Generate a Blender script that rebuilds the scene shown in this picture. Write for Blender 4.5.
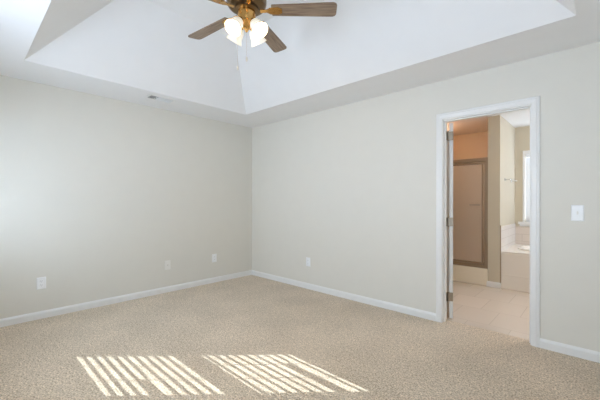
import bpy, bmesh, math, random
from mathutils import Vector, Matrix
for o in list(bpy.data.objects): bpy.data.objects.remove(o)
SC = bpy.context.scene
COL = SC.collection
random.seed(4)
R = math.radians

# ------------------------------------------------------------------ camera
cam_d = bpy.data.cameras.new('camera'); cam = bpy.data.objects.new('camera', cam_d); COL.objects.link(cam)
YAW, ROLL = 2.32526, .001417
fw = Vector((math.cos(YAW), math.sin(YAW), 0)); r0 = Vector((math.sin(YAW), -math.cos(YAW), 0)); u0 = Vector((0, 0, 1))
rt = r0*math.cos(ROLL) + u0*math.sin(ROLL); up = u0*math.cos(ROLL) - r0*math.sin(ROLL)
cam.matrix_world = Matrix(((rt.x, up.x, -fw.x, 4.23), (rt.y, up.y, -fw.y, -3.3325), (rt.z, up.z, -fw.z, 1.2215), (0, 0, 0, 1)))
cam_d.sensor_width = 36; cam_d.lens = 319.78*36/600; cam_d.shift_y = 1.243/600; cam_d.clip_start = .02
SC.camera = cam

# ------------------------------------------------------------------ world, sun, exposure
W = bpy.data.worlds.new('world'); SC.world = W; W.use_nodes = True
wn = W.node_tree; wn.nodes.clear()
wo = wn.nodes.new('ShaderNodeOutputWorld'); bg = wn.nodes.new('ShaderNodeBackground')
tc = wn.nodes.new('ShaderNodeTexCoord'); sp = wn.nodes.new('ShaderNodeSeparateXYZ'); rp = wn.nodes.new('ShaderNodeValToRGB')
mp = wn.nodes.new('ShaderNodeMapRange'); mp.inputs[1].default_value = -1; mp.inputs[2].default_value = 1
wn.links.new(tc.outputs['Generated'], sp.inputs[0]); wn.links.new(sp.outputs['Z'], mp.inputs[0]); wn.links.new(mp.outputs[0], rp.inputs[0])
rp.color_ramp.elements[0].position = .47; rp.color_ramp.elements[0].color = (.935, 1.07, 1.34, 1)
rp.color_ramp.elements[1].position = .53; rp.color_ramp.elements[1].color = (.78, .893, 1.11, 1)
e = rp.color_ramp.elements.new(1.0); e.color = (.60, .78, 1.0, 1)
wn.links.new(rp.outputs[0], bg.inputs[0]); bg.inputs[1].default_value = 18.0
wn.links.new(bg.outputs[0], wo.inputs[0])

SUN_DIR = Vector((1.0, 1.0, -.97))
sd = bpy.data.lights.new('sun', 'SUN'); sd.energy = 14; sd.angle = R(.06); sd.color = (.93, .98, 1.04)
so = bpy.data.objects.new('sun', sd); COL.objects.link(so); so.rotation_euler = SUN_DIR.to_track_quat('-Z', 'Y').to_euler()

SC.view_settings.view_transform = 'Standard'; SC.view_settings.look = 'None'
SC.view_settings.gamma = 1; SC.view_settings.exposure = -0.69; SC.view_settings.use_curve_mapping = False
SC.cycles.max_bounces = 14; SC.cycles.diffuse_bounces = 9; SC.cycles.transmission_bounces = 8; SC.cycles.transparent_max_bounces = 12
SC.cycles.use_denoising = True; SC.cycles.sample_clamp_indirect = 6; SC.cycles.caustics_refractive = False; SC.cycles.caustics_reflective = False

def portal(name, loc, rot, sx, sy):
    d = bpy.data.lights.new(name, 'AREA'); d.shape = 'RECTANGLE'; d.size = sx; d.size_y = sy; d.cycles.is_portal = True
    o = bpy.data.objects.new(name, d); COL.objects.link(o); o.location = loc; o.rotation_euler = rot
portal('daylight_portal', (.641, -3.70, 1.46), (R(90), 0, 0), .88, 1.36)
portal('daylight_portal', (1.875, -3.70, 1.32), (R(90), 0, 0), .85, 1.56)
portal('daylight_portal', (4.035, -3.70, 1.32), (R(90), 0, 0), .83, 1.56)
portal('daylight_portal', (5.64, 2.365, 1.525), (R(90), 0, R(90)), .97, 1.15)
portal('daylight_portal', (3.74, 3.10, 1.44), (R(-90), 0, 0), .80, 1.08)

# ------------------------------------------------------------------ materials
def mat(name, col, rough=.5, metal=0, **k):
    m = bpy.data.materials.new(name); m.use_nodes = True
    b = m.node_tree.nodes['Principled BSDF']
    b.inputs['Base Color'].default_value = (*col, 1); b.inputs['Roughness'].default_value = rough; b.inputs['Metallic'].default_value = metal
    for n, v in k.items(): b.inputs[n.replace('_', ' ')].default_value = v
    return m
def nodes(m): return m.node_tree.nodes, m.node_tree.links, m.node_tree.nodes['Principled BSDF']
def noise_mix(m, c0, c1, scale, detail=4, lo=.35, hi=.65, stretch=None, bump=0, bscale=None, dist=.002):
    n, l, b = nodes(m)
    t = n.new('ShaderNodeTexCoord'); src = t.outputs['Object']
    if stretch:
        mpn = n.new('ShaderNodeMapping'); mpn.inputs['Scale'].default_value = stretch; l.new(src, mpn.inputs[0]); src = mpn.outputs[0]
    nz = n.new('ShaderNodeTexNoise'); nz.inputs['Scale'].default_value = scale; nz.inputs['Detail'].default_value = detail
    l.new(src, nz.inputs['Vector'])
    r = n.new('ShaderNodeValToRGB'); r.color_ramp.elements[0].position = lo; r.color_ramp.elements[1].position = hi
    r.color_ramp.elements[0].color = (*c0, 1); r.color_ramp.elements[1].color = (*c1, 1)
    l.new(nz.outputs['Fac'], r.inputs[0]); l.new(r.outputs[0], b.inputs['Base Color'])
    if bump:
        nb = n.new('ShaderNodeTexNoise'); nb.inputs['Scale'].default_value = bscale or scale; nb.inputs['Detail'].default_value = 3
        l.new(src, nb.inputs['Vector'])
        bp = n.new('ShaderNodeBump'); bp.inputs['Strength'].default_value = bump; bp.inputs['Distance'].default_value = dist
        l.new(nb.outputs['Fac'], bp.inputs['Height']); l.new(bp.outputs[0], b.inputs['Normal'])
    return r
def paint(name, col, rough=.6, bump=.15):
    m = mat(name, col, rough); c1 = tuple(min(1, x*1.006) for x in col); c0 = tuple(x*.994 for x in col)
    noise_mix(m, c0, c1, 6, 3, bump=bump, bscale=180, dist=.001); return m

M_wall = paint('greige_wall_paint', (.715, .695, .635))
M_bath = paint('tan_bathroom_paint', (.585, .525, .41))
M_ceil = paint('white_ceiling_paint', (.825, .83, .838), .8, .3)
M_trim = paint('white_trim_enamel', (.80, .80, .79), .32, .03)
M_plate = mat('white_cover_plastic', (.86, .87, .88), .3)
M_almond = mat('almond_cover_plastic', (.80, .785, .75), .35)
M_slot = mat('dark_slot', (.05, .05, .05), .6)
M_steel = mat('satin_nickel_hinge', (.36, .31, .25), .38, 1)
M_brass = mat('antique_brass', (.62, .36, .12), .24, 1)
M_bronze = mat('dark_bronze', (.20, .135, .075), .28, 1)
M_chrome = mat('chrome', (.75, .75, .76), .12, 1)
M_shframe = mat('brushed_bronze_frame', (.40, .31, .22), .4, .85)
M_vinyl = mat('white_vinyl', (.84, .85, .86), .35)
M_tub = mat('glazed_acrylic', (.82, .77, .70), .18)
M_surr = mat('shower_surround', (.84, .76, .62), .35)
M_glass = mat('window_glass', (1, 1, 1), 0)
def glass_shader(m, glossy=.06):
    n, l, b = nodes(m); out = n['Material Output']; tr = n.new('ShaderNodeBsdfTransparent'); gl = n.new('ShaderNodeBsdfGlossy'); mx = n.new('ShaderNodeMixShader')
    gl.inputs['Roughness'].default_value = .02; mx.inputs[0].default_value = glossy
    tr.inputs[0].default_value = (.95, .97, .96, 1)
    l.new(tr.outputs[0], mx.inputs[1]); l.new(gl.outputs[0], mx.inputs[2]); l.new(mx.outputs[0], out.inputs[0]); n.remove(b)
glass_shader(M_glass)
M_obscure = mat('obscure_shower_glass', (.92, .82, .68), .28, 0, Transmission_Weight=.6, IOR=1.3)
def wood(name, c0, c1):
    m = mat(name, c0, .42); noise_mix(m, c0, c1, 3.2, 8, .3, .7, stretch=(2.2, 26, 26), bump=.1, bscale=6); return m
M_wood = wood('walnut_blade', (.15, .095, .06), (.33, .24, .17))
M_shade = mat('frosted_lamp_glass', (.92, .88, .80), .35, 0, Emission_Color=(1, .86, .64, 1), Emission_Strength=.7)
M_bulb = mat('glowing_bulb', (1, 1, 1), .4, 0, Emission_Color=(1, .68, .32, 1), Emission_Strength=640)
M_pull = mat('pull_wood', (.68, .62, .54), .5)
M_warm = mat('bathroom_lamp_diffuser', (1, 1, 1), .4, 0, Emission_Color=(1, .84, .70, 1), Emission_Strength=95)
M_warm2 = mat('shower_lamp_lens', (1, 1, 1), .4, 0, Emission_Color=(1, .52, .29, 1), Emission_Strength=135)
M_tilewall = mat('tub_wall_tile', (.70, .62, .55), .25)

# carpet: twisted pile, mottled
M_carpet = mat('beige_carpet', (.5, .42, .33), .95, 0, Sheen_Weight=.25)
n, l, b = nodes(M_carpet)
t = n.new('ShaderNodeTexCoord')
def nz(scale, det):
    x = n.new('ShaderNodeTexNoise'); x.inputs['Scale'].default_value = scale; x.inputs['Detail'].default_value = det; l.new(t.outputs['Object'], x.inputs['Vector']); return x
def ramp(src, lo, hi, c0, c1):
    r = n.new('ShaderNodeValToRGB'); r.color_ramp.elements[0].position = lo; r.color_ramp.elements[1].position = hi
    r.color_ramp.elements[0].color = (*c0, 1); r.color_ramp.elements[1].color = (*c1, 1); l.new(src.outputs['Fac'], r.inputs[0]); return r
def mul(a, c, f=1):
    x = n.new('ShaderNodeMix'); x.data_type = 'RGBA'; x.blend_type = 'MULTIPLY'; x.inputs[0].default_value = f
    l.new(a, x.inputs[6]); l.new(c, x.inputs[7]); return x.outputs[2]
fine, mid, big = nz(95, 3), nz(30, 4), nz(2.2, 4)
r1 = ramp(fine, .32, .68, (.33, .25, .17), (1, .835, .64)); r2 = ramp(mid, .3, .7, (.76, .745, .72), (1, 1, 1)); r3 = ramp(big, .35, .65, (.86, .855, .84), (1, 1, 1))
l.new(mul(mul(r1.outputs[0], r2.outputs[0]), r3.outputs[0]), b.inputs['Base Color'])
bp = n.new('ShaderNodeBump'); bp.inputs['Strength'].default_value = .8; bp.inputs['Distance'].default_value = .006
l.new(fine.outputs['Fac'], bp.inputs['Height']); l.new(bp.outputs[0], b.inputs['Normal'])

def tile(name, c0, c1, grout, w, h, rot, off=.5, mortar=.004, rough=.25):
    m = mat(name, c0, rough); n, l, b = nodes(m)
    t = n.new('ShaderNodeTexCoord'); mpn = n.new('ShaderNodeMapping'); mpn.inputs['Rotation'].default_value = rot[0:3]; mpn.inputs['Location'].default_value = rot[3] if len(rot) > 3 else (0, 0, 0)
    br = n.new('ShaderNodeTexBrick'); br.offset = off; br.inputs['Scale'].default_value = 1; br.inputs['Brick Width'].default_value = w; br.inputs['Row Height'].default_value = h
    br.inputs['Mortar Size'].default_value = mortar; br.inputs['Color1'].default_value = (*c0, 1); br.inputs['Color2'].default_value = (*c1, 1); br.inputs['Mortar'].default_value = (*grout, 1)
    l.new(t.outputs['Object'], mpn.inputs[0]); l.new(mpn.outputs[0], br.inputs['Vector']); l.new(br.outputs['Color'], b.inputs['Base Color'])
    return m
M_floor_tile = tile('bathroom_floor_tile', (.70, .62, .54), (.66, .585, .51), (.56, .49, .42), .375, .47, (0, 0, 0, (-.05, .22, 0)), mortar=.0035)
M_tile_x = tile('tub_tile_back', (.68, .60, .53), (.64, .565, .50), (.52, .45, .39), .60, .115, (R(90), 0, 0, (0, 0, 0)), mortar=.003)
M_tile_y = tile('tub_tile_side', (.74, .70, .66), (.71, .67, .63), (.58, .53, .48), .60, .115, (R(90), R(90), 0, (0, 0, 0)), mortar=.003)

# ------------------------------------------------------------------ mesh helpers
def box(bm, x0, y0, z0, x1, y1, z1, mtx=None):
    vs = [bm.verts.new((x, y, z)) for x in (x0, x1) for y in (y0, y1) for z in (z0, z1)]
    for f in ((0, 1, 3, 2), (4, 6, 7, 5), (0, 4, 5, 1), (2, 3, 7, 6), (0, 2, 6, 4), (1, 5, 7, 3)): bm.faces.new([vs[i] for i in f])
    if mtx: bmesh.ops.transform(bm, matrix=mtx, verts=vs)
    return vs
def prism(bm, pts, a, b_, axis):          # closed 2-D profile swept along an axis
    def P(u, v, w): return {'x': (w, u, v), 'y': (u, w, v), 'z': (u, v, w)}[axis]
    A = [bm.verts.new(P(u, v, a)) for u, v in pts]; B = [bm.verts.new(P(u, v, b_)) for u, v in pts]
    k = len(pts)
    for i in range(k): bm.faces.new((A[i], A[(i+1) % k], B[(i+1) % k], B[i]))
    bm.faces.new(A[::-1]); bm.faces.new(B); return A + B
def lathe(bm, prof, seg=32, mtx=None, closed=True):     # prof: (r,z)
    rings = []
    for r_, z in prof:
        rings.append([bm.verts.new((max(r_, 1e-5)*math.cos(2*math.pi*i/seg), max(r_, 1e-5)*math.sin(2*math.pi*i/seg), z)) for i in range(seg)])
    for a, c in zip(rings, rings[1:]):
        for i in range(seg): bm.faces.new((a[i], a[(i+1) % seg], c[(i+1) % seg], c[i]))
    if closed: bm.faces.new(rings[0][::-1]); bm.faces.new(rings[-1])
    vs = [v for r_ in rings for v in r_]
    if mtx: bmesh.ops.transform(bm, matrix=mtx, verts=vs)
    return vs
def tube(bm, p, q, r_, seg=14):
    p, q = Vector(p), Vector(q); d = q - p
    return lathe(bm, [(r_, 0), (r_, d.length)], seg, Matrix.Translation(p) @ d.to_track_quat('Z', 'Y').to_matrix().to_4x4())
def obj(name, bm, m, parent=None, bevel=0, smooth=False, kind=None):
    bmesh.ops.recalc_face_normals(bm, faces=bm.faces)
    me = bpy.data.meshes.new(name); bm.to_mesh(me); bm.free(); me.materials.append(m)
    if smooth:
        for p in me.polygons: p.use_smooth = True
        me.set_sharp_from_angle(angle=R(40))
    o = bpy.data.objects.new(name, me); COL.objects.link(o)
    if parent: o.parent = parent
    if bevel:
        bv = o.modifiers.new('bevel', 'BEVEL'); bv.width = bevel; bv.segments = 2; bv.limit_method = 'ANGLE'
    if kind: o['kind'] = kind
    return o
def B(*boxes):
    bm = bmesh.new()
    for b_ in boxes: box(bm, *b_)
    return bm
def struct(name, bm, m, label, cat, parent=None, bevel=0):
    o = obj(name, bm, m, parent, bevel, kind='structure'); o['label'] = label; o['category'] = cat; return o
def tag(o, label, cat, group=None, kind=None):
    o['label'] = label; o['category'] = cat
    if group: o['group'] = group
    if kind: o['kind'] = kind
    return o
def thing(name, label, cat, loc, rz=0, group=None):
    o = bpy.data.objects.new(name, None); COL.objects.link(o); o.location = loc; o.rotation_euler = (0, 0, rz); o.empty_display_size = .1
    return tag(o, label, cat, group)
def dup(root, label, loc, rz):
    r = root.copy(); COL.objects.link(r); r.location = loc; r.rotation_euler = (0, 0, rz); r['label'] = label
    for ch in list(root.children):
        c = ch.copy(); COL.objects.link(c); c.parent = r
        for g in list(ch.children):
            d = g.copy(); COL.objects.link(d); d.parent = c
    return r

# ------------------------------------------------------------------ bedroom shell
RX, RY, H = 4.76, -3.56, 2.44
DX0, DX1, DH, WT = 3.070, 3.795, 2.04, .130
struct('floor', B((0, RY, -.05, RX, .112, 0)), M_carpet, 'beige cut pile carpet covering the bedroom floor', 'floor')
struct('wall_left', B((-.12, RY-.13, -.05, 0, WT, 3.2)), M_wall, 'plain pale wall on the left with outlets near its baseboard', 'wall')
struct('wall_right', B((-.12, 0, -.05, DX0-.02, WT, 2.6), (DX1+.02, 0, -.05, 5.6, WT, 2.6), (DX0-.02, 0, DH+.02, DX1+.02, WT, 2.6)), M_wall, 'pale wall on the right holding the open doorway to the bathroom', 'wall')
struct('wall_near', B((RX, RY-.13, -.05, RX+.12, 0, 3.2)), M_wall, 'plain wall closing the bedroom beside the viewer', 'wall')
W1 = (.222, 1.116, .78, 2.14); W2 = (1.45, 2.30, .55, 2.10); W5 = (3.62, 4.45, .55, 2.10)
struct('wall_window', B((0, RY-.13, -.05, W1[0], RY, 3.2), (W1[1], RY-.13, -.05, W2[0], RY, 3.2), (W2[1], RY-.13, -.05, W5[0], RY, 3.2), (W5[1], RY-.13, -.05, RX, RY, 3.2), (W5[0], RY-.13, -.05, W5[1], RY, W5[2]), (W5[0], RY-.13, W5[3], W5[1], RY, 3.2),
       (W1[0], RY-.13, -.05, W1[1], RY, W1[2]), (W1[0], RY-.13, W1[3], W1[1], RY, 3.2), (W2[0], RY-.13, -.05, W2[1], RY, W2[2]), (W2[0], RY-.13, W2[3], W2[1], RY, 3.2)),
       M_wall, 'wall behind the viewer pierced by three windows, two of them added', 'wall')
# tray ceiling: one shell with real thickness
bm = bmesh.new()
TX0, TX1, TY0, TY1, TI, TZ = .588, 4.112, -2.952, -.572, .62, 3.055
def ring(x0, x1, y0, y1, z): return [bm.verts.new(p) for p in ((x0, y0, z), (x1, y0, z), (x1, y1, z), (x0, y1, z))]
a = ring(0, RX, RY, 0, H); b_ = ring(TX0, TX1, TY0, TY1, H); c = ring(TX0+TI, TX1-TI, TY0+TI, TY1-TI, TZ)
top = ring(0, RX, RY, 0, TZ+.1)
for p, q in ((a, b_), (b_, c), (a, top)):
    for i in range(4): bm.faces.new((p[i], p[(i+1) % 4], q[(i+1) % 4], q[i]))
bm.faces.new(c); bm.faces.new(top)
struct('ceiling', bm, M_ceil, 'white tray ceiling with sloping sides rising to a flat centre', 'ceiling')

BP = [(0, 0), (.014, 0), (.014, .056), (.011, .066), (.006, .073), (.004, .078), (0, .078)]
def base(name, kind, a, b_, at, sgn, label, parent=None):
    bm = bmesh.new()
    prism(bm, [(at + sgn*u, v) for u, v in BP], a, b_, kind)
    return struct(name, bm, M_trim, label, 'baseboard', parent)
CX0, CX1, CZ = 3.010, 3.860, 2.108
base('baseboard_left', 'y', RY, 0, 0, 1, 'white baseboard along the left wall')
base('baseboard_right', 'x', .014, CX0, 0, -1, 'long white baseboard between the room corner and the doorway')
base('baseboard_door', 'x', CX1, RX-.014, 0, -1, 'short white baseboard on the wall right of the doorway')
base('baseboard_near', 'y', RY, 0, RX, -1, 'white baseboard beside the viewer')
base('baseboard_window', 'x', .014, RX-.014, RY, 1, 'white baseboard under the windows')

# door casing and jambs
CP = [(0, 0), (0, .010), (.006, .014), (.018, .014), (.024, .017), (.045, .012), (.055, .009), (.058, 0)]   # (across from outer edge, out)
def casing(name, x0, x1, zt, y, sgn, label):
    bm = bmesh.new(); rows = []
    for u, d in CP:
        yy = y + sgn*d
        rows.append([bm.verts.new(p) for p in ((x0+u, yy, 0), (x0+u, yy, zt-u), (x1-u, yy, zt-u), (x1-u, yy, 0))])
    k = len(rows)
    for i in range(k):
        p, q = rows[i], rows[(i+1) % k]
        for j in range(3): bm.faces.new((p[j], p[j+1], q[j+1], q[j]))
    bm.faces.new([r_[0] for r_ in rows]); bm.faces.new([r_[3] for r_ in rows])
    return struct(name, bm, M_trim, label, 'door casing')
casing('trim_1', CX0, CX1, CZ, 0, -1, 'white moulded casing framing the bathroom doorway')
casing('trim_2', CX0, CX1, CZ, WT, 1, 'white casing on the bathroom side of the doorway')
struct('trim_3', B((DX0-.02, 0, 0, DX0, WT, DH+.02), (DX1, 0, 0, DX1+.02, WT, DH+.02), (DX0, 0, DH, DX1, WT, DH+.02),
       (DX0, .035, 0, DX0+.011, .072, DH-.011), (DX1-.011, .035, 0, DX1, .072, DH-.011), (DX0, .035, DH-.011, DX1, .072, DH)), M_trim, 'white door jamb and stop lining the bathroom doorway', 'door jamb', bevel=.0015)

# bathroom door, swung wide open into the bathroom
PIN = Vector((DX0+.008, WT+.006, 0))
door = bpy.data.objects.new('door_1', None); COL.objects.link(door); door.location = PIN; door.rotation_euler = (0, 0, R(113))
tag(door, 'white bathroom door standing wide open, seen edge-on at the left jamb', 'door', kind='structure')
bm = bmesh.new()
DW, DT = .715, .035
box(bm, .003, -.012-DT, .012, DW, -.012, DH-.004)
leaf = obj('door_leaf', bm, M_trim, door, .002, kind='structure')
bm = bmesh.new()
for px0, px1 in ((.11, .32), (.395, .605)):
    for z0, z1 in ((.22, .95), (1.1, 1.86)):
        for yy in (-.012, -.012-DT):
            for q in ((px0, z0, px1, z0+.02), (px0, z1-.02, px1, z1), (px0, z0+.02, px0+.02, z1-.02), (px1-.02, z0+.02, px1, z1-.02)):
                box(bm, q[0], yy-.005, q[1], q[2], yy+.005, q[3])
obj('panel_moulding', bm, M_trim, door, .002, kind='structure')
for z in (.235, 1.01, 1.90):
    bm = bmesh.new()
    lathe(bm, [(.0065, -.048), (.0065, .048)], 14, Matrix.Translation((0, 0, z)))
    box(bm, -.0015, -.047, z-.045, .0045, -.004, z+.045)
    box(bm, -.004, -.013, z-.045, .012, -.002, z+.045)
    h = obj('hinge', bm, M_steel, door, smooth=False, kind='structure'); h['label'] = 'satin nickel door hinge'
for s in (1, -1):
    bm = bmesh.new(); yb = -.012 if s > 0 else -.012-DT
    lathe(bm, [(.032, 0), (.032, .006), (.012, .010), (.011, .03), (.024, .038), (.028, .05), (.024, .062), (.008, .066)], 24, Matrix.Translation((DW-.06, yb, .92)) @ Matrix.Rotation(R(-90*s), 4, 'X'))
    k = obj('door_knob', bm, M_steel, door, smooth=True, kind='structure'); k['label'] = 'satin nickel door knob'
# jamb-side hinge leaves
for z in (.235, 1.01, 1.90):
    struct('trim_hinge_plate', B((DX0, WT-.038, z-.045, DX0+.002, WT+.004, z+.045)), M_steel, 'satin nickel hinge plate let into the left door jamb', 'hinge plate')

# windows behind the viewer: the left one has slatted blinds that cut the sun into strips, the other two are added for daylight
def window(name, x0, x1, z0, z1, ya, yb, sides, mid, label, casing_y=None, sgn=1, sill_h=.045, head_h=.045):
    root = bpy.data.objects.new(name, None); COL.objects.link(root); root.location = ((x0+x1)/2, (ya+yb)/2, z0); tag(root, label, 'window', kind='structure')
    def loc(bm): bmesh.ops.translate(bm, vec=-Vector(root.location), verts=bm.verts); return bm
    s = .0585 if sides is None else sides
    bm = B((x0, ya, z0, x0+s, yb, z1), (x1-s, ya, z0, x1, yb, z1), (x0+s, ya, z0, x1-s, yb, z0+sill_h), (x0+s, ya, z1-head_h, x1-s, yb, z1))
    if mid: box(bm, x0+s, ya, mid[0], x1-s, yb, mid[1])
    obj('window_frame', loc(bm), M_vinyl, root, kind='structure')
    yc = (ya+yb)/2
    obj('window_pane', loc(B((x0+s, yc-.003, z0+sill_h, x1-s, yc+.003, z1-head_h))), M_glass, root, kind='structure')
    return root
struct('added_porch_roof', B((1.30, -6.0, 2.36, 5.6, RY-.13, 2.48)), M_trim, 'unseen porch roof added to keep the sun off the wide window', 'porch roof')  # unseen roof, added only to block sun at the added windows
window('window_1', *W1, RY-.11, RY-.06, .06, (1.452, 1.548), 'white vinyl window with slatted blinds that stripes the carpet with sun', sill_h=.085, head_h=.035)
window('added_window_2', *W2, RY-.11, RY-.06, .06, (1.27, 1.32), 'wide white vinyl window behind the viewer, added for daylight')  # unseen opening added to bring more daylight into the bedroom
window('added_window_3', *W5, RY-.11, RY-.06, .06, (1.27, 1.32), 'narrow white vinyl window right behind the viewer, added for daylight')  # added opening, gives cool daylight to the wall beside the doorway
for nm, w, ll in (('trim_4', W1, 'white sill and apron under the blinded window'), ('trim_5', W2, 'white sill and apron under the added wide window'), ('trim_11', W5, 'white sill and apron under the added narrow window')):
    struct(nm, B((w[0]-.05, RY, w[2]-.02, w[1]+.05, RY+.035, w[2]), (w[0], RY-.06, w[2]-.02, w[1], RY, w[2]), (w[0]-.03, RY, w[2]-.09, w[1]+.03, RY+.012, w[2]-.02)), M_trim, ll, 'window sill')

bl = thing('window_blind', 'white slatted blind in the window behind the viewer', 'blind', (.68, RY-.03, 2.135))
BZ, BPITCH, BW = .841, .0537, .05
bx0, bx1 = .234, 1.104
xs = [bx0, .38, .53, .56, .795, .83, .98, bx1]
def slat(k):
    bm = bmesh.new(); rows = []
    for x in xs:
        a = R(22.8 + k*.32); dz = 0
        if k == 5 and x > .82: a, dz = R(2), -.026
        if k == 20 and x > .555: a, dz = R(3), -.026
        rows.append([(x-.68, u*math.cos(a), BZ + k*BPITCH + dz - u*math.sin(a) + .004*(1-(u/.025)**2) - 2.135) for u in (-.025, 0, .025)])
    V = [[[bm.verts.new((x, y, z+t)) for x, y, z in r_] for r_ in rows] for t in (0, .0022)]
    for i in range(len(rows)-1):
        for j in range(2):
            for L in V: bm.faces.new((L[i][j], L[i+1][j], L[i+1][j+1], L[i][j+1]))
        for j in (0, 2): bm.faces.new((V[0][i][j], V[0][i+1][j], V[1][i+1][j], V[1][i][j]))
    for i in (0, -1):
        for j in range(2): bm.faces.new((V[0][i][j], V[0][i][j+1], V[1][i][j+1], V[1][i][j]))
    return bm
for k in range(-1, 23): obj('slat', slat(k), M_vinyl, bl)
obj('headrail', B((bx0-.68, -.03, -.105, bx1-.68, .03, 0)), M_vinyl, bl, .003)
for xx in (.55-.68, .812-.68):
    obj('ladder_cord', B((xx-.009, -.028, BZ-.055-2.135, xx+.009, -.0268, -.10)), M_vinyl, bl)

# ------------------------------------------------------------------ bathroom shell
BX0, BX1, BY = 2.15, 5.5, 2.95
struct('bathroom_floor', B((BX0, .112, -.05, BX1, BY, 0)), M_floor_tile, 'cream tile floor of the bathroom beyond the doorway', 'floor')
struct('bathroom_ceiling', B((BX0-.1, WT, H, BX1+.1, BY+.13, H+.1)), M_ceil, 'bathroom ceiling seen through the doorway', 'ceiling')
struct('wall_bathroom_left', B((BX0-.1, WT, -.05, BX0, BY+.13, H)), M_bath, 'tan bathroom wall behind the open door', 'wall')
struct('wall_bathroom_right', B((BX1, WT, -.05, BX1+.1, 1.88, H), (BX1, 2.85, -.05, BX1+.1, BY+.13, H), (BX1, 1.88, -.05, BX1+.1, 2.85, .95), (BX1, 1.88, 2.1, BX1+.1, 2.85, H)), M_bath, 'tan bathroom wall out of sight on the right', 'wall')
W3 = (3.335, 4.15, .895, 1.985)
struct('wall_bathroom_back', B((BX0, BY, -.05, W3[0], BY+.13, H), (W3[1], BY, -.05, BX1, BY+.13, H), (W3[0], BY, -.05, W3[1], BY+.13, W3[2]), (W3[0], BY, W3[3], W3[1], BY+.13, H)), M_bath, 'tan bathroom end wall with the blinded window over the tub', 'wall')
PX0, PX1, PY = 3.047, 3.198, 1.88
struct('wall_bathroom_partition', B((PX0, PY, 0, PX1, BY, H)), M_bath, 'tan partition wall end between the shower and the tub', 'wall')
bm = bmesh.new()
for (u0, u1, v0, v1) in ((PX0-.014, PX1+.014, PY-.014, PY),):
    rows = []
    for u, v in BP:
        rows.append([bm.verts.new(p) for p in ((PX0-u, PY+.02, v), (PX0-u, PY-u, v), (PX1+u, PY-u, v), (PX1+u, PY+.012, v))])
    k = len(rows)
    for i in range(k):
        p, q = rows[i], rows[(i+1) % k]
        for j in range(3): bm.faces.new((p[j], p[j+1], q[j+1], q[j]))
    bm.faces.new([r_[0] for r_ in rows]); bm.faces.new([r_[3] for r_ in rows])
struct('baseboard_partition', bm, M_trim, 'white baseboard wrapped around the partition wall end', 'baseboard')
# tiled wainscot round the tub
struct('trim_6', B((PX1, PY+.005, .5, PX1+.010, BY, .865)), M_tile_y, 'pale tile wainscot on the partition wall beside the tub', 'wall tile')
struct('trim_7', B((PX1+.01, BY-.010, .5, BX1, BY, .815)), M_tile_x, 'pale tile wainscot under the bathroom window', 'wall tile')
struct('trim_8', B((PX1, PY-.001, .078, PX1+.012, PY+.006, .885)), M_shframe, 'thin bronze edge strip down the corner of the partition wall', 'edge strip')
struct('trim_9', B((W3[0]-.085, BY-.045, .855, W3[1]+.085, BY+.06, .895), (W3[0]-.07, BY-.012, .82, W3[1]+.07, BY, .855)), M_trim, 'white sill under the bathroom window', 'window sill', bevel=.003)
struct('trim_10', B((W3[0]-.03, BY-.012, .895, W3[0], BY, W3[3]+.06), (W3[1], BY-.012, .895, W3[1]+.03, BY, W3[3]+.06), (W3[0], BY-.012, W3[3], W3[1], BY, W3[3]+.06)), M_trim, 'white trim around the bathroom window', 'window trim', bevel=.002)
window('window_4', W3[0], W3[1], W3[2], W3[3], BY+.07, BY+.11, .04, (1.43, 1.47), 'white bathroom window above the tub')
w5 = window('added_window_5', -.485, .485, .95, 2.1, -.025, .025, .04, None, 'unseen white window added in the side wall to light the partition'); w5.location = (BX1+.05, 2.365, .95); w5.rotation_euler = (0, 0, R(90))  # added out of view, throws cool daylight on the partition's tub side
b2 = thing('window_blind', 'white slatted blind half in view in the bathroom window', 'blind', ((W3[0]+W3[1])/2, BY+.03, W3[3]))
w = (W3[1]-W3[0])/2 - .008
obj('headrail', B((-w, -.03, -.05, w, .03, 0)), M_vinyl, b2, .003)
for k in range(24):
    bm = bmesh.new(); box(bm, -w, -.024, -.0012, w, .024, .0012, Matrix.Translation((0, 0, -.075 - k*.0425)) @ Matrix.Rotation(R(-70), 4, 'X')); obj('slat', bm, M_vinyl, b2)
for xx in (-.28, .28): obj('ladder_cord', B((xx-.005, -.027, -1.07, xx+.005, -.0255, -.05)), M_vinyl, b2)

# tub in its deck
tub = thing('bathtub', 'cream drop-in bathtub in a low deck under the bathroom window', 'bathtub', (PX1+.011, PY+.01, 0))
TL, TD, TH = 1.62, BY-PY-.021, .52
obj('apron', B((0, 0, 0, TL, .03, TH-.03), (TL-.03, .03, 0, TL, TD, TH-.03), (.0, -.006, .19, TL, 0, .205)), M_tub, tub, .004)
bm = bmesh.new()   # deck with an oval basin
seg = 48; cx, cy = TL/2, TD/2+.02
def sq(i):
    a = 2*math.pi*i/seg; c_, s_ = math.cos(a), math.sin(a); k = 1/max(abs(c_), abs(s_)); return (TL/2 + c_*k*TL/2, TD/2 + s_*k*TD/2)
def el(i, rx, ry):
    a = 2*math.pi*i/seg; c_, s_ = math.cos(a), math.sin(a)
    return (cx + math.copysign(abs(c_)**.7, c_)*rx, cy + math.copysign(abs(s_)**.7, s_)*ry)
loops = [[(*sq(i), TH-.03) for i in range(seg)], [(*sq(i), TH) for i in range(seg)], [(*el(i, .69, .36), TH) for i in range(seg)]]
basin = [[(*el(i, rx, ry), z) for i in range(seg)] for rx, ry, z in ((.69, .36, TH), (.685, .355, TH+.02), (.66, .33, TH+.025), (.635, .305, TH+.01), (.60, .275, TH-.12), (.56, .24, .14), (.50, .19, .09), (.05, .04, .085))]
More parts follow.
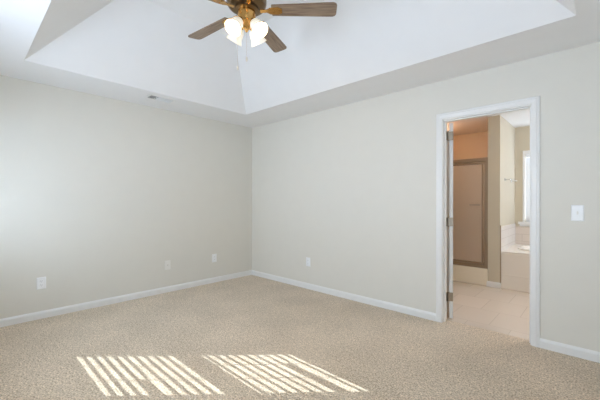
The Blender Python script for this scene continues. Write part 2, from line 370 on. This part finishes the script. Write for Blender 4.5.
def skin(bm, loops, cap=False):
    V = [[bm.verts.new(p) for p in L] for L in loops]
    for p, q in zip(V, V[1:]):
        for i in range(len(p)): bm.faces.new((p[i], p[(i+1) % len(p)], q[(i+1) % len(p)], q[i]))
    if cap: bm.faces.new(V[-1])
skin(bm, loops); obj('deck', bm, M_tub, tub)
bm = bmesh.new(); skin(bm, basin, True); obj('basin', bm, M_tub, tub, smooth=True)

# towel bar on the partition face
tb = thing('towel_bar', 'chrome towel bar on the partition wall over the tub', 'towel bar', (PX1, 2.17, 1.545))
for y in (0, .46):
    bm = bmesh.new(); mt = Matrix.Translation((0, y, 0)) @ Matrix.Rotation(R(90), 4, 'Y')
    lathe(bm, [(.022, 0), (.022, .006), (.009, .012), (.008, .055), (.012, .062), (.012, .080), (.006, .084)], 20, mt); obj('bracket', bm, M_chrome, tb, smooth=True)
bm = bmesh.new(); tube(bm, (.072, 0, 0), (.072, .46, 0), .0065); obj('bar', bm, M_chrome, tb, smooth=True)

# shower
sh = thing('shower_enclosure', 'bronze-framed obscure glass shower door on a low curb', 'shower', (2.60, 1.93, 0))
SX0, SX1 = BX0-2.60+.002, PX0-2.60-.002
obj('curb', B((SX0, -.05, 0, SX1, .07, .246)), M_surr, sh, .008)
fr = obj('door_frame', B((SX0, -.03, 1.805, SX1, .03, 1.862), (SX1-.052, -.03, .246, SX1, .03, 1.805), (SX0, -.03, .246, SX0+.04, .03, 1.805), (SX0+.04, -.03, .246, SX1-.052, .03, .30)), M_shframe, sh, .004)
obj('sliding_rail', B((SX0+.04, -.026, 1.768, SX1-.052, -.012, 1.797), (SX0+.04, -.026, .306, SX1-.052, -.012, .33), (SX1-.085, -.026, .33, SX1-.060, -.012, 1.768), (SX0+.05, -.026, .33, SX0+.075, -.012, 1.768)), M_shframe, sh, .003)
obj('glass_panel', B((SX0+.05, -.022, .32, SX1-.07, -.016, 1.78)), M_obscure, sh)
bm = bmesh.new(); tube(bm, (SX1-.24, -.055, 1.17), (SX1-.10, -.055, 1.17), .007)
for x in (SX1-.23, SX1-.11): tube(bm, (x, -.055, 1.17), (x, -.022, 1.17), .006)
obj('pull_bar', bm, M_chrome, sh, smooth=True)
t_ = .012
obj('surround', B((SX0, 1.015-t_, .07, SX1, 1.015, 1.86), (SX0, .08, .07, SX0+t_, 1.015-t_, 1.86), (SX1-t_, .08, .07, SX1, 1.015-t_, 1.86)), M_surr, sh, .004)
obj('shower_pan', B((SX0, .07, 0, SX1, 1.015, .07)), M_tub, sh)

# bathroom lamps (out of the doorway's view)
def dome(name, label, loc, r_, m):
    t = thing(name, label, 'ceiling light', loc)
    bm = bmesh.new(); lathe(bm, [(r_+.02, -.002), (r_+.02, -.022), (r_, -.026), (r_-.004, -.002)], 32); obj('light_base', bm, M_chrome, t, smooth=True)
    bm = bmesh.new(); lathe(bm, [(r_, -.027), (r_*.95, -.05), (r_*.75, -.075), (r_*.4, -.09), (.005, -.095)], 32); obj('diffuser', bm, m, t, smooth=True)
dome('ceiling_light', 'warm dome light on the bathroom ceiling', (4.35, 1.25, H), .15, M_warm)
dome('shower_light', 'small warm light on the ceiling over the shower', (2.28, 2.05, H), .08, M_warm2)

# ------------------------------------------------------------------ ceiling fan
FX, FY = 2.32, -1.88
fan = thing('ceiling_fan', 'five-blade walnut and brass ceiling fan with four lit glass shades', 'ceiling fan', (FX, FY, TZ))
Z = lambda z: z - TZ
bm = bmesh.new(); lathe(bm, [(.068, 0), (.070, -.012), (.066, -.035), (.045, -.062), (.018, -.07)], 32); obj('canopy', bm, M_bronze, fan, smooth=True)
bm = bmesh.new(); lathe(bm, [(.0125, -.06), (.0125, Z(2.80))], 18); obj('downrod', bm, M_bronze, fan, smooth=True)
bm = bmesh.new(); lathe(bm, [(.022, Z(2.83)), (.035, Z(2.81)), (.06, Z(2.80)), (.115, Z(2.775)), (.140, Z(2.745)), (.147, Z(2.71)), (.146, Z(2.68)), (.136, Z(2.66)), (.118, Z(2.648)), (.08, Z(2.645))], 44); obj('motor_housing', bm, M_bronze, fan, smooth=True)
bm = bmesh.new(); lathe(bm, [(.08, Z(2.65)), (.092, Z(2.646)), (.092, Z(2.626)), (.07, Z(2.622))], 44); obj('flywheel', bm, M_bronze, fan, smooth=True)
bm = bmesh.new(); lathe(bm, [(.064, Z(2.626)), (.066, Z(2.61)), (.066, Z(2.56)), (.060, Z(2.552)), (.060, Z(2.545)), (.066, Z(2.54)), (.066, Z(2.53)), (.05, Z(2.515)), (.026, Z(2.50)), (.012, Z(2.485)), (.006, Z(2.472))], 40); obj('switch_housing', bm, M_brass, fan, smooth=True)
def blade_bm():
    pts = [(.185, -.045), (.19, -.052)]
    pts += [(.60, -.066)] + [(.635+.03*math.sin(a), -.036-.030*math.cos(a)) for a in (R(10), R(35), R(60), R(85))]
    pts = pts + [(x, -y) for x, y in pts[::-1]]
    bm = bmesh.new(); prism(bm, pts, -.0035, .0035, 'z'); return bm
def iron_bm():
    bm = bmesh.new()
    prism(bm, [(.10, -.016), (.15, -.014), (.175, -.030), (.235, -.034), (.262, -.02), (.262, .02), (.235, .034), (.175, .030), (.15, .014), (.10, .016)], -.0095, -.0035, 'z')
    for x, y in ((.20, -.02), (.20, .02), (.245, 0)): lathe(bm, [(.006, -.0125), (.006, -.009)], 10, Matrix.Translation((x, y, 0)))
    return bm
for k in range(5):
    mt = Matrix.Translation((0, 0, Z(2.632))) @ Matrix.Rotation(R(42 + 72*k), 4, 'Z') @ Matrix.Rotation(R(-11), 4, 'X')
    bl_ = obj('blade', blade_bm(), M_wood, fan, .0015); bl_.matrix_local = mt
    ir = obj('blade_iron', iron_bm(), M_brass, fan, .0015); ir.matrix_local = mt
for k in range(4):
    az = R(8 + 90*k); d = Vector((math.cos(az), math.sin(az), 0))
    neck = Vector((0, 0, Z(2.53))) + d*.066; ax = (d*.62 + Vector((0, 0, -.785))).normalized()
    rot = Matrix.Translation(neck) @ ax.to_track_quat('Z', 'Y').to_matrix().to_4x4()
    bm = bmesh.new(); tube(bm, (d*.05 + Vector((0, 0, Z(2.56)))), neck, .012)
    lathe(bm, [(.012, -.014), (.022, -.008), (.024, .016), (.020, .02)], 20, rot); obj('lamp_arm', bm, M_brass, fan, smooth=True)
    bm = bmesh.new(); out = [(.024, .010), (.034, .018), (.042, .035), (.045, .055), (.047, .075), (.054, .095), (.064, .112)]
    lathe(bm, out + [(r_-.003, z+.0005) for r_, z in out[::-1]], 32, rot, closed=False)
    s_ = obj('lamp_shade', bm, M_shade, fan, smooth=True)
    bm = bmesh.new(); lathe(bm, [(.010, .016), (.011, .034), (.019, .048), (.022, .062), (.018, .076), (.008, .084), (.001, .085)], 20, rot); obj('bulb', bm, M_bulb, s_, smooth=True)
for (az, r_, zt, zb) in ((222, .066, 2.54, 2.213), (323, .028, 2.50, 2.264)):
    x, y = r_*math.cos(R(az)), r_*math.sin(R(az))
    bm = bmesh.new(); tube(bm, (x, y, Z(zb)), (x, y, Z(zt)), .0005, 6); ch = obj('pull_chain', bm, M_brass, fan)
    bm = bmesh.new(); lathe(bm, [(.002, .016), (.006, .010), (.0075, -.004), (.006, -.018), (.002, -.022)], 14, Matrix.Translation((x, y, Z(zb)))); obj('pull_knob', bm, M_pull, ch, smooth=True)

# ------------------------------------------------------------------ wall plates
def plate_bm(w, h, t=.006):
    bm = bmesh.new(); A = [(-w/2, -h/2), (w/2, -h/2), (w/2, h/2), (-w/2, h/2)]; i = .006
    Bk = [bm.verts.new((x, 0, z)) for x, z in A]; Mi = [bm.verts.new((x, -t*.45, z)) for x, z in A]
    Fr = [bm.verts.new((x - math.copysign(i, x), -t, z - math.copysign(i, z))) for x, z in A]
    for p, q in ((Bk, Mi), (Mi, Fr)):
        for k in range(4): bm.faces.new((p[k], p[(k+1) % 4], q[(k+1) % 4], q[k]))
    bm.faces.new(Fr); bm.faces.new(Bk); return bm
def outlet(label, loc, rz, m=M_plate):
    t = thing('wall_outlet', label, 'outlet', loc, rz, 'outlets low on the walls')
    obj('cover_plate', plate_bm(.078, .122), m, t)
    for z in (.0205, -.0205):
        bm = bmesh.new(); lathe(bm, [(.0165, 0), (.0165, .0075), (.0155, .0085)], 24, Matrix.Translation((0, -.0005, z)) @ Matrix.Rotation(R(90), 4, 'X')); rc = obj('receptacle', bm, m, t, smooth=True)
        obj('slot', B((-.0075, -.0095, z-.001, -.0055, -.0085, z+.008), (.0055, -.0095, z-.001, .0075, -.0085, z+.007), (-.002, -.0095, z-.010, .002, -.0085, z-.006)), M_slot, rc)
    bm = bmesh.new(); lathe(bm, [(.003, 0), (.003, .007)], 12, Matrix.Rotation(R(90), 4, 'X')); obj('screw', bm, m, t)
    return t
o1 = outlet('white outlet on the left wall nearest the photo edge', (0, -2.752, .368), R(90))
dup(o1, 'white outlet on the left wall closest to the room corner', (0, -.712, .366), R(90))
dup(o1, 'white outlet low on the right wall between corner and doorway', (1.258, 0, .375), 0)
cp = thing('cable_plate', 'wall-coloured cable plate, middle of three plates on the left wall', 'cable outlet', (0, -1.424, .363), R(90))
obj('cover_plate', plate_bm(.078, .122), M_almond, cp)
bm = bmesh.new(); lathe(bm, [(.006, .004), (.006, .007), (.004, .008), (.004, .012)], 12, Matrix.Rotation(R(90), 4, 'X')); obj('coax_jack', bm, M_chrome, cp, smooth=True)
sw = thing('light_switch', 'white switch plate on the wall right of the doorway', 'light switch', (4.098, 0, 1.132))
obj('cover_plate', plate_bm(.078, .126), M_plate, sw)
bm = bmesh.new(); box(bm, -.0055, -.0085, -.012, .0055, -.005, .012); box(bm, -.004, -.018, -.004, .004, -.006, .006, Matrix.Rotation(R(-20), 4, 'X')); obj('toggle', bm, M_almond, sw, .0008)
for z in (.03, -.03):
    bm = bmesh.new(); lathe(bm, [(.003, .004), (.003, .0068)], 12, Matrix.Translation((0, 0, z)) @ Matrix.Rotation(R(90), 4, 'X')); obj('screw', bm, M_plate, sw)

# ------------------------------------------------------------------ ceiling register
vt = thing('ceiling_vent', 'white ceiling register on the soffit above the left wall', 'vent', (.41, -1.695, H))
vx, vy = .085, .158
obj('vent_frame', B((-vx, -vy, -.007, vx, -vy+.022, 0), (-vx, vy-.022, -.007, vx, vy, 0), (-vx, -vy+.022, -.007, -vx+.022, vy-.022, 0), (vx-.022, -vy+.022, -.007, vx, vy-.022, 0), (-vx+.022, -.062, -.006, vx-.022, -.057, 0)), M_trim, vt, .0015)
obj('duct_opening', B((-vx+.02, -vy+.02, -.0012, vx-.02, vy-.02, -.0004)), M_slot, vt)
for k in range(22):
    y = -vy+.029 + k*.0122
    if abs(y+.06) < .006: continue
    bm = bmesh.new(); box(bm, -vx+.022, -.007, -.0006, vx-.022, .007, .0006, Matrix.Translation((0, y, -.006)) @ Matrix.Rotation(R(48 if y < -.06 else -62), 4, 'X')); obj('louver', bm, M_trim, vt)
